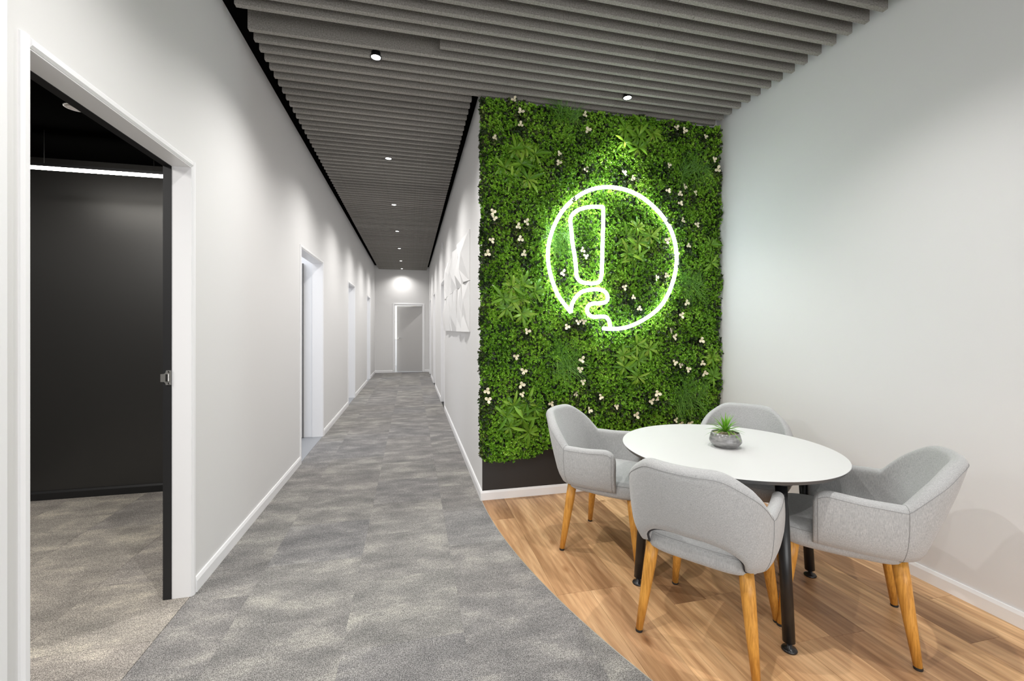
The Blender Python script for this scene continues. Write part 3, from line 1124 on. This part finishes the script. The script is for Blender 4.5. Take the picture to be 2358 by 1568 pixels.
gm = [grass_mesh(s) for s in (1, 2, 3)]
for i, p in enumerate(grass_px):
    gx, gz = px_green(*p)
    o = link_mesh('grass_tuft', gm[i % 3], None, gw, (gx, -0.066, gz))
    o.rotation_euler = (0, rl.uniform(-0.5, 0.5), 0)
    o.scale = (1.1, 1.1, 1.1)


def flower_mesh(seed):
    r_ = random.Random(seed)
    bm = bmesh.new()
    for k_ in range(3):
        an = 2 * PI * k_ / 3 + r_.uniform(-0.25, 0.25)
        u = Vector((math.cos(an), -0.35, math.sin(an))).normalized()
        s_ = Vector((-math.sin(an), 0, math.cos(an)))
        n_ = Vector((0, -1, 0))
        L_ = r_.uniform(0.021, 0.027)
        prev = None
        for t, w in ((0, 0.0015), (0.3, 0.0075), (0.6, 0.0095), (0.85, 0.006), (1.0, 0.0006)):
            c = u * L_ * t + n_ * (0.004 * math.sin(PI * t))
            cur = [bm.verts.new(c - s_ * w), bm.verts.new(c + n_ * -0.001), bm.verts.new(c + s_ * w)]
            if prev:
                bm.faces.new((prev[0], prev[1], cur[1], cur[0]))
                bm.faces.new((prev[1], prev[2], cur[2], cur[1]))
            prev = cur
    me = bpy.data.meshes.new('white_flower')
    bm.to_mesh(me); bm.free()
    me.materials.append(M_FLOWER)
    return me


fm = [flower_mesh(s) for s in (1, 2, 3, 4)]
for i, (fx, fz) in enumerate(FL):
    o = link_mesh('white_flower', fm[i % 4], None, gw, (fx, -0.088 + rl.uniform(-0.006, 0.006), fz))
    o.rotation_euler = (rl.uniform(-0.3, 0.3), rl.uniform(0, 6.28), rl.uniform(-0.4, 0.4))
    s_ = rl.uniform(1.1, 1.45)
    o.scale = (s_, s_, s_)

# ------------------------------------------------------------------ neon sign
NYL = GY - 0.105
nx0, nz0 = px_green(1408, 595, NYL)
neon = empty('neon_sign', (OX + nx0, NYL, nz0), 0, 'glowing white neon circle with exclamation mark on the green wall', 'neon sign')


def npath(uv):
    out = []
    for u, v in uv:
        gx, gz = px_green(1230 + .2488 * u, 400 + .2487 * v, NYL)
        out.append((gx - nx0, 0, gz - nz0))
    return out


ring_uv = [(340,1285),(225,1130),(165,980),(132,830),(130,690),(158,560),(210,430),(290,310),(400,212),(520,150),(640,125),(760,130),(880,160),(1000,220),(1110,310),(1200,410),(1265,520),(1303,640),(1319,760),(1313,870),(1287,990),(1242,1110),(1175,1220),(1090,1300),(980,1370),(860,1420),(740,1437),(635,1432)]
swirl_uv = [(340,1285),(350,1210),(385,1145),(440,1095),(510,1075),(580,1070),(640,1083),(672,1115),(680,1160),(655,1190),(600,1200),(540,1202),(500,1225),(490,1265),(508,1305),(550,1325),(610,1322),(660,1325),(690,1355),(702,1400),(706,1432)]
mark_uv = [(638,308),(640,420),(636,560),(632,700),(628,850),(622,950),(600,1000),(550,1015),(480,1012),(425,995),(395,950),(388,880),(375,760),(355,640),(345,530),(335,440),(350,385),(400,340),(470,315),(540,306),(638,308)]
for nm, uv in (('ring_tube', ring_uv), ('swirl_tube', swirl_uv), ('exclamation_tube', mark_uv)):
    bm = bmesh.new()
    tube(bm, smooth_path(npath(uv), 6), 0.0145, 12)
    bm_obj(nm, bm, M_NEON, neon, smooth=True)
    # little clear stand-offs holding the tube off the wall
    P = npath(uv)
    for q in range(1, len(P) - 1, 5):
        bm = bmesh.new()
        tube(bm, [(P[q][0], 0.010, P[q][2]), (P[q][0], 0.085, P[q][2])], 0.003, 6)
        bm_obj('standoff', bm, M_STEEL, neon)

# ------------------------------------------------------------------ round table
TZ, TR = 0.707, 0.527
tb = empty('round_table', (1.622, 1.948, 0), 0, 'round table with white top, dark edge and black tubular legs', 'table')
bm = bmesh.new()
lathe(bm, [(0, TZ - 0.003), (TR - 0.02, TZ - 0.003), (TR - 0.001, TZ - 0.003), (TR, TZ - 0.0015), (TR - 0.0015, TZ), (0, TZ)], 128)
bm_obj('table_top', bm, M_TABLETOP, tb)
bm = bmesh.new()
lathe(bm, [(0, TZ - 0.024), (TR - 0.030, TZ - 0.024), (TR - 0.012, TZ - 0.020), (TR - 0.001, TZ - 0.0035), (0, TZ - 0.0032)], 128)
bm_obj('table_core', bm, M_TABLEEDGE, tb)['label'] = 'dark bevelled table edge'
feet = [(1.154, 2.022), (1.523, 1.458), (2.093, 1.873), (1.724, 2.437)]
bm = bmesh.new()
tops = []
for fx, fy in feet:
    x, y = fx - 1.622, fy - 1.948
    k_ = 0.895
    tops.append((x * k_, y * k_))
for (xa, ya), (xb, yb) in ((tops[0], tops[2]), (tops[1], tops[3])):
    tube(bm, [(xa, ya, TZ - 0.045), (xb, yb, TZ - 0.045)], 0.018, 4)
for (x, y) in tops:
    tube(bm, [(x, y, TZ - 0.024), (x, y, TZ - 0.032)], 0.045, 16)
bm_obj('under_frame', bm, M_BLACKMETAL, tb)
for (fx, fy), (tx, ty) in zip(feet, tops):
    x, y = fx - 1.622, fy - 1.948
    bm = bmesh.new()
    zf = 0.035
    q = zf / TZ
    tube(bm, [(x + (tx - x) * q, y + (ty - y) * q, zf), (x + (tx - x) * 0.4, y + (ty - y) * 0.4, TZ * 0.4), (tx, ty, TZ - 0.030)], 0.0235, 20)
    lg = bm_obj('leg', bm, M_BLACKMETAL, tb, smooth=True)
    bm = bmesh.new()
    lathe(bm, [(0, 0), (0.028, 0), (0.030, 0.005), (0.026, 0.011), (0.010, 0.016), (0.010, 0.037), (0, 0.037)], 20, x, y)
    bm_obj('levelling_foot', bm, M_BLACKMETAL, lg, smooth=True)

# potted plant on the table
pt = empty('potted_plant', (1.618, 1.942, TZ), 0, 'small spiky green plant in a glazed grey bowl on the white table', 'plant')
bm = bmesh.new()
lathe(bm, [(0, 0), (0.050, 0), (0.054, 0.003), (0.072, 0.018), (0.079, 0.030), (0.079, 0.038), (0.072, 0.062), (0.067, 0.076), (0.064, 0.077), (0.062, 0.074), (0.066, 0.060), (0.066, 0.050), (0, 0.050)], 48)
bm_obj('bowl', bm, M_POT, pt, smooth=True)
bm = bmesh.new(); lathe(bm, [(0, 0.062), (0.064, 0.060)], 32); bm_obj('soil', bm, M_SOIL, pt)
rp = random.Random(4)
bm = bmesh.new()
for i in range(210):
    a_, r_ = rp.uniform(0, 2 * PI), 0.061 * math.sqrt(rp.uniform(0, 1))
    s_ = rp.uniform(0.0028, 0.0048)
    mt = Matrix.Translation((r_ * math.cos(a_), r_ * math.sin(a_), 0.064 + rp.uniform(0, 0.003))) @ Matrix.Rotation(rp.uniform(0, 3), 4, 'Z') @ Matrix.Diagonal((s_ * 1.3, s_, s_ * 0.8, 1))
    bmesh.ops.create_icosphere(bm, subdivisions=1, radius=1.0, matrix=mt)
o = bm_obj('pebbles', bm, M_PEBBLE, pt, smooth=True)
o['kind'] = 'stuff'
for i in range(44):
    el = 0.15 + 1.35 * (i / 44.0) ** 0.8
    az = i * 2.39996
    L_ = rp.uniform(0.085, 0.115) * (1.0 if el > 0.6 else 0.95)
    bm = bmesh.new()
    prev = None
    for q in range(7):
        t = q / 6
        e_ = el - 0.5 * t * (1.2 - el / 1.6)
        rad_ = L_ * t * math.cos(e_)
        zz = 0.064 + L_ * t * math.sin(e_) + 0.012
        w = 0.0048 * (math.sin(PI * min(1, t * 0.85 + 0.18))) if q < 6 else 0.0002
        c = Vector((rad_ * math.cos(az), rad_ * math.sin(az), zz))
        s_ = Vector((-math.sin(az), math.cos(az), 0)) * w
        cur = [bm.verts.new(c - s_ + Vector((0, 0, w * 0.5))), bm.verts.new(c), bm.verts.new(c + s_ + Vector((0, 0, w * 0.5)))]
        if prev:
            bm.faces.new((prev[0], prev[1], cur[1], cur[0]))
            bm.faces.new((prev[1], prev[2], cur[2], cur[1]))
        prev = cur
    bm_obj('leaf', bm, M_POTPLANT, pt, smooth=True)

# ------------------------------------------------------------------ tub chairs
A_CREASE, A_SHOULDER = 0.295, 0.495
SEAT_Z = 0.468


def shell_stations():
    """half outline of the outer face at shell bottom, from arm front to back centre, by arc length"""
    ctrl = [(-0.262, 0.110, 0), (-0.268, 0.02, 0), (-0.270, -0.09, 0), (-0.259, -0.180, 0), (-0.210, -0.243, 0), (-0.13, -0.268, 0), (0.0, -0.280, 0)]
    P = smooth_path(ctrl, 24)
    s = [0.0]
    for a_, b_ in zip(P[:-1], P[1:]):
        s.append(s[-1] + (b_ - a_).length)
    return P, s


SP, SS = shell_stations()
TOT = SS[-1]


def at_s(a_):
    a_ = max(0, min(TOT, a_))
    for i in range(len(SS) - 1):
        if SS[i + 1] >= a_:
            t = (a_ - SS[i]) / max(1e-9, SS[i + 1] - SS[i])
            return SP[i].lerp(SP[i + 1], t), (SP[i + 1] - SP[i]).normalized()
    return SP[-1], (SP[-1] - SP[-2]).normalized()


def sstep(a_, b_, x):
    t = max(0.0, min(1.0, (x - a_) / (b_ - a_)))
    return t * t * (3 - 2 * t)


def z_top(a_):
    za = 0.640 + 0.012 * sstep(0.2, 0.0, a_)
    if a_ < 0.07:
        t = 1 - a_ / 0.07
        za -= 0.055 * (1 - math.sqrt(max(0, 1 - t * t)))
    zb = 0.0
    if a_ > A_CREASE:
        t = min(1, (a_ - A_CREASE) / (A_SHOULDER - A_CREASE))
        zb = 0.174 * math.sin(t * PI / 2) ** 1.1
    return za + zb


def z_bot(p):
    z = 0.405
    if p.y < -0.15 and abs(p.x) < 0.205:
        z += 0.106 * (1 - (abs(p.x) / 0.205) ** 2.8) ** 0.55
    return z


def lean(a_):
    # how far the top of the shell flares outwards
    return 0.018 + 0.118 * sstep(0.20, 0.56, a_)


def thick(a_):
    return 0.044 + 0.012 * sstep(0.2, 0.45, a_)


def section(a_, off=0.0):
    """closed loop of points for the station at arc length a_ on the left half"""
    p, t = at_s(a_)
    n = Vector((t.y, -t.x, 0))
    if n.dot(Vector((p.x, p.y - 0.0, 0))) < 0: n = -n
    if a_ >= TOT - 1e-6: n = Vector((0, -1, 0))
    zb, zt = z_bot(p), z_top(a_)
    th = thick(a_)
    H_ = zt - zb
    full = 0.80 - 0.405
    loop = []

    def outer(z):
        k_ = (z - 0.405) / full
        sc = lean(a_) * (k_ ** 1.0) * (1.0 if a_ > 0.3 else 1.0) - 0.016 * max(0, 1 - k_ * 5) ** 2
        return p + n * (sc + 0.010 * math.sin(PI * max(0, min(1, (z - zb) / H_))) + off)
    r = th / 2
    NZ = 9
    zs = [zb + 0.008 + (zt - r - zb - 0.008) * i / NZ for i in range(NZ + 1)]
    for z in zs:
        q = outer(z)
        loop.append(Vector((q.x, q.y, z)))
    for i in range(1, 8):
        an = PI * i / 8
        q = outer(zt - r) - n * (r - r * math.cos(an))
        loop.append(Vector((q.x, q.y, zt - r + r * math.sin(an))))
    for z in reversed(zs):
        q = outer(z) - n * th
        loop.append(Vector((q.x, q.y, z)))
    q = outer(zs[0]) - n * th * 0.5
    loop.append(Vector((q.x, q.y, zb)))
    return loop


def mirror(v):
    return Vector((-v.x, v.y, v.z))


def chair_meshes():
    M = {}
    # stations, denser at front roll and around the crease
    st = [0, 0.004, 0.012, 0.024, 0.04, 0.06] + [0.06 + (A_CREASE - 0.012 - 0.06) * i / 7 for i in range(1, 8)] + [A_CREASE, A_CREASE + 0.010, A_CREASE + 0.022] + [A_CREASE + 0.022 + (TOT - A_CREASE - 0.022) * i / 22 for i in range(1, 23)]
    loops = []
    for a_ in st:
        lp = section(a_)
        if a_ < 0.024:   # roll the arm's front edge
            c = sum(lp, Vector()) / len(lp)
            f = math.sqrt(max(0, 1 - (1 - a_ / 0.024) ** 2))
            k_ = 0.62 + 0.38 * f
            p, t = at_s(a_)
            n = Vector((t.y, -t.x, 0))
            mid = Vector((lp[4].x + lp[21].x, lp[4].y + lp[21].y, 0)) / 2
            nl = []
            for v in lp:
                d_ = (v - mid).dot(n)
                w_ = v - n * d_ * (1 - k_)
                w_.z = v.z + (0.5 * (0.405 + 0.64) - v.z) * (1 - f) * 0.03
                nl.append(w_)
            lp = nl
        loops.append(lp)
    full = loops + [[mirror(v) for v in lp] for lp in loops[-2::-1]]
    bm = bmesh.new()
    R = [[bm.verts.new(v) for v in lp] for lp in full]
    m = len(R[0])
    for a_, b_ in zip(R[:-1], R[1:]):
        for i in range(m):
            bm.faces.new((a_[i], a_[(i + 1) % m], b_[(i + 1) % m], b_[i]))
    for r_, flip in ((R[0], False), (R[-1], True)):
        # cap: zip outer and inner sides
        for i in range(m // 2 - 1):
            f = [r_[i], r_[i + 1], r_[m - 3 - i], r_[m - 2 - i]] if m - 3 - i > i + 1 else None
            if f and len(set(f)) == 4:
                try: bm.faces.new(f)
                except ValueError: pass
    bmesh.ops.holes_fill(bm, edges=bm.edges, sides=0)
    bmesh.ops.recalc_face_normals(bm, faces=bm.faces)
    me = bpy.data.meshes.new('backrest'); bm.to_mesh(me); bm.free()
    me.materials.append(M_FABRIC)
    me.polygons.foreach_set('use_smooth', [True] * len(me.polygons))
    M['backrest'] = me

    # stitched seams: rim seam round the outer top, and two upright seams at the arm corners
    bm = bmesh.new()
    pts = []
    for a_ in [0.02 + (TOT - 0.02) * i / 60 for i in range(61)]:
        lp = section(a_, 0.0008)
        pts.append(lp[9])
    pts = pts + [mirror(v) for v in pts[-2::-1]]
    tube(bm, pts, 0.0008, 5)
    lp = section(A_CREASE + 0.002, 0.0008)
    for mir in (False, True):
        q = [mirror(v) if mir else v for v in lp[0:20]]
        tube(bm, q, 0.0008, 5)
    # front edge seams of the arms
    lp = section(0.018, 0.0006)
    for mir in (False, True):
        q = [mirror(v) if mir else v for v in lp[0:12]]
        tube(bm, q, 0.0007, 5)
    me = bpy.data.meshes.new('stitching'); bm.to_mesh(me); bm.free(); me.materials.append(M_STITCH)
    M['stitching'] = me

    # seat pad
    def outline(t, inset):
        # rounded plan, fuller at the front
        c, s_ = math.cos(t), math.sin(t)
        e = 0.42
        hw = (0.236 if s_ < 0 else 0.244) - inset
        hl = (0.232 if s_ < 0 else 0.262) - inset
        return Vector((hw * math.copysign(abs(c) ** e, c), hl * math.copysign(abs(s_) ** (e + 0.1), s_), 0))
    bm = bmesh.new()
    n = 64
    prof = [(0.045, 0.372), (0.018, 0.375), (0.005, 0.385), (0.0, 0.400), (0.0, 0.432), (0.006, 0.450), (0.018, 0.462), (0.04, 0.4685), (0.10, 0.473), (0.17, 0.476)]
    rings = []
    for ins, z in prof:
        rings.append([bm.verts.new(outline(2 * PI * k_ / n, ins) + Vector((0, 0, z))) for k_ in range(n)])
    for a_, b_ in zip(rings[:-1], rings[1:]):
        for k_ in range(n):
            bm.faces.new((a_[k_], a_[(k_ + 1) % n], b_[(k_ + 1) % n], b_[k_]))
    bm.faces.new(rings[0][::-1]); bm.faces.new(rings[-1])
    bmesh.ops.recalc_face_normals(bm, faces=bm.faces)
    me = bpy.data.meshes.new('seat'); bm.to_mesh(me); bm.free(); me.materials.append(M_FABRIC)
    me.polygons.foreach_set('use_smooth', [True] * len(me.polygons))
    M['seat'] = me
    bm = bmesh.new()
    tube(bm, [outline(2 * PI * k_ / n, 0.0045) + Vector((0, 0, 0.4505)) for k_ in range(n)], 0.0008, 5, closed=True)
    me = bpy.data.meshes.new('seat_stitching'); bm.to_mesh(me); bm.free(); me.materials.append(M_STITCH)
    M['seat_stitching'] = me

    # dark bead added as gap shade along the cut-out edge of the shell
    bm = bmesh.new()
    pts = []
    for a_ in [0.30 + (TOT - 0.30) * i / 40 for i in range(41)]:
        lp = section(a_)
        pts.append(lp[-1] + Vector((0, 0, 0.001)))
    pts = pts + [mirror(v) for v in pts[-2::-1]]
    tube(bm, pts, 0.006, 6)
    me = bpy.data.meshes.new('cutout_shade'); bm.to_mesh(me); bm.free(); me.materials.append(M_GAPSHADE)
    M['cutout_shade'] = me

    # frame rails under the seat
    bm = bmesh.new()
    for a_, b_ in (((-0.17, -0.17), (0.17, -0.17)), ((-0.17, 0.17), (0.17, 0.17)), ((-0.17, -0.17), (-0.17, 0.17)), ((0.17, -0.17), (0.17, 0.17))):
        tube(bm, [(a_[0], a_[1], 0.372), (b_[0], b_[1], 0.372)], 0.011, 8)
    me = bpy.data.meshes.new('under_frame'); bm.to_mesh(me); bm.free(); me.materials.append(M_LEGWOOD)
    me.polygons.foreach_set('use_smooth', [True] * len(me.polygons))
    M['under_frame'] = me
    for nm, sx, sy in (('a', -1, -1), ('b', 1, -1), ('c', -1, 1), ('d', 1, 1)):
        bm = bmesh.new()
        t0, t1 = Vector((sx * 0.182, sy * 0.178, 0.405)), Vector((sx * 0.228, sy * 0.228, 0.007))
        tube(bm, [t0, t0.lerp(t1, 0.25), t0.lerp(t1, 0.6), t1], [0.027, 0.0265, 0.0215, 0.0145], 18)
        me = bpy.data.meshes.new('leg'); bm.to_mesh(me); bm.free(); me.materials.append(M_LEGWOOD)
        me.polygons.foreach_set('use_smooth', [True] * len(me.polygons))
        bm = bmesh.new()
        lathe(bm, [(0, 0), (0.0145, 0), (0.0155, 0.003), (0.0150, 0.011), (0, 0.011)], 18, sx * 0.228, sy * 0.228)
        fe = bpy.data.meshes.new('foot_glide'); bm.to_mesh(fe); bm.free(); fe.materials.append(M_RUBBER)
        M['leg_' + nm] = (me, fe)
    return M


CM = chair_meshes()


def chair(cx, cy, fx, fy, label):
    rz = math.atan2(-fx, fy)
    r = empty('tub_chair', (cx, cy, 0), rz, label, 'chair', 'grey tub chairs round the white table')
    back = link_mesh('backrest', CM['backrest'], None, r)
    link_mesh('stitching', CM['stitching'], None, back)
    link_mesh('cutout_shade', CM['cutout_shade'], None, back)
    seat = link_mesh('seat', CM['seat'], None, r)
    link_mesh('stitching', CM['seat_stitching'], None, seat)
    link_mesh('under_frame', CM['under_frame'], None, r)
    for q in 'abcd':
        lg = link_mesh('leg', CM['leg_' + q][0], None, r)
        link_mesh('foot_glide', CM['leg_' + q][1], None, lg)
    return r


chair(1.296, 1.658, 0.80, 0.60, 'grey upholstered tub chair nearest the viewer, its back with cut-out turned to us')
chair(1.206, 2.436, 0.707, -0.707, 'grey upholstered tub chair in front of the green wall beside the corridor corner')
chair(1.935, 1.583, -0.69, 0.724, 'grey upholstered tub chair seen side-on, by the baseboard of the right wall')
chair(1.968, 2.236, -0.735, -0.678, 'grey tub chair behind the table, only its back top showing above the white top')
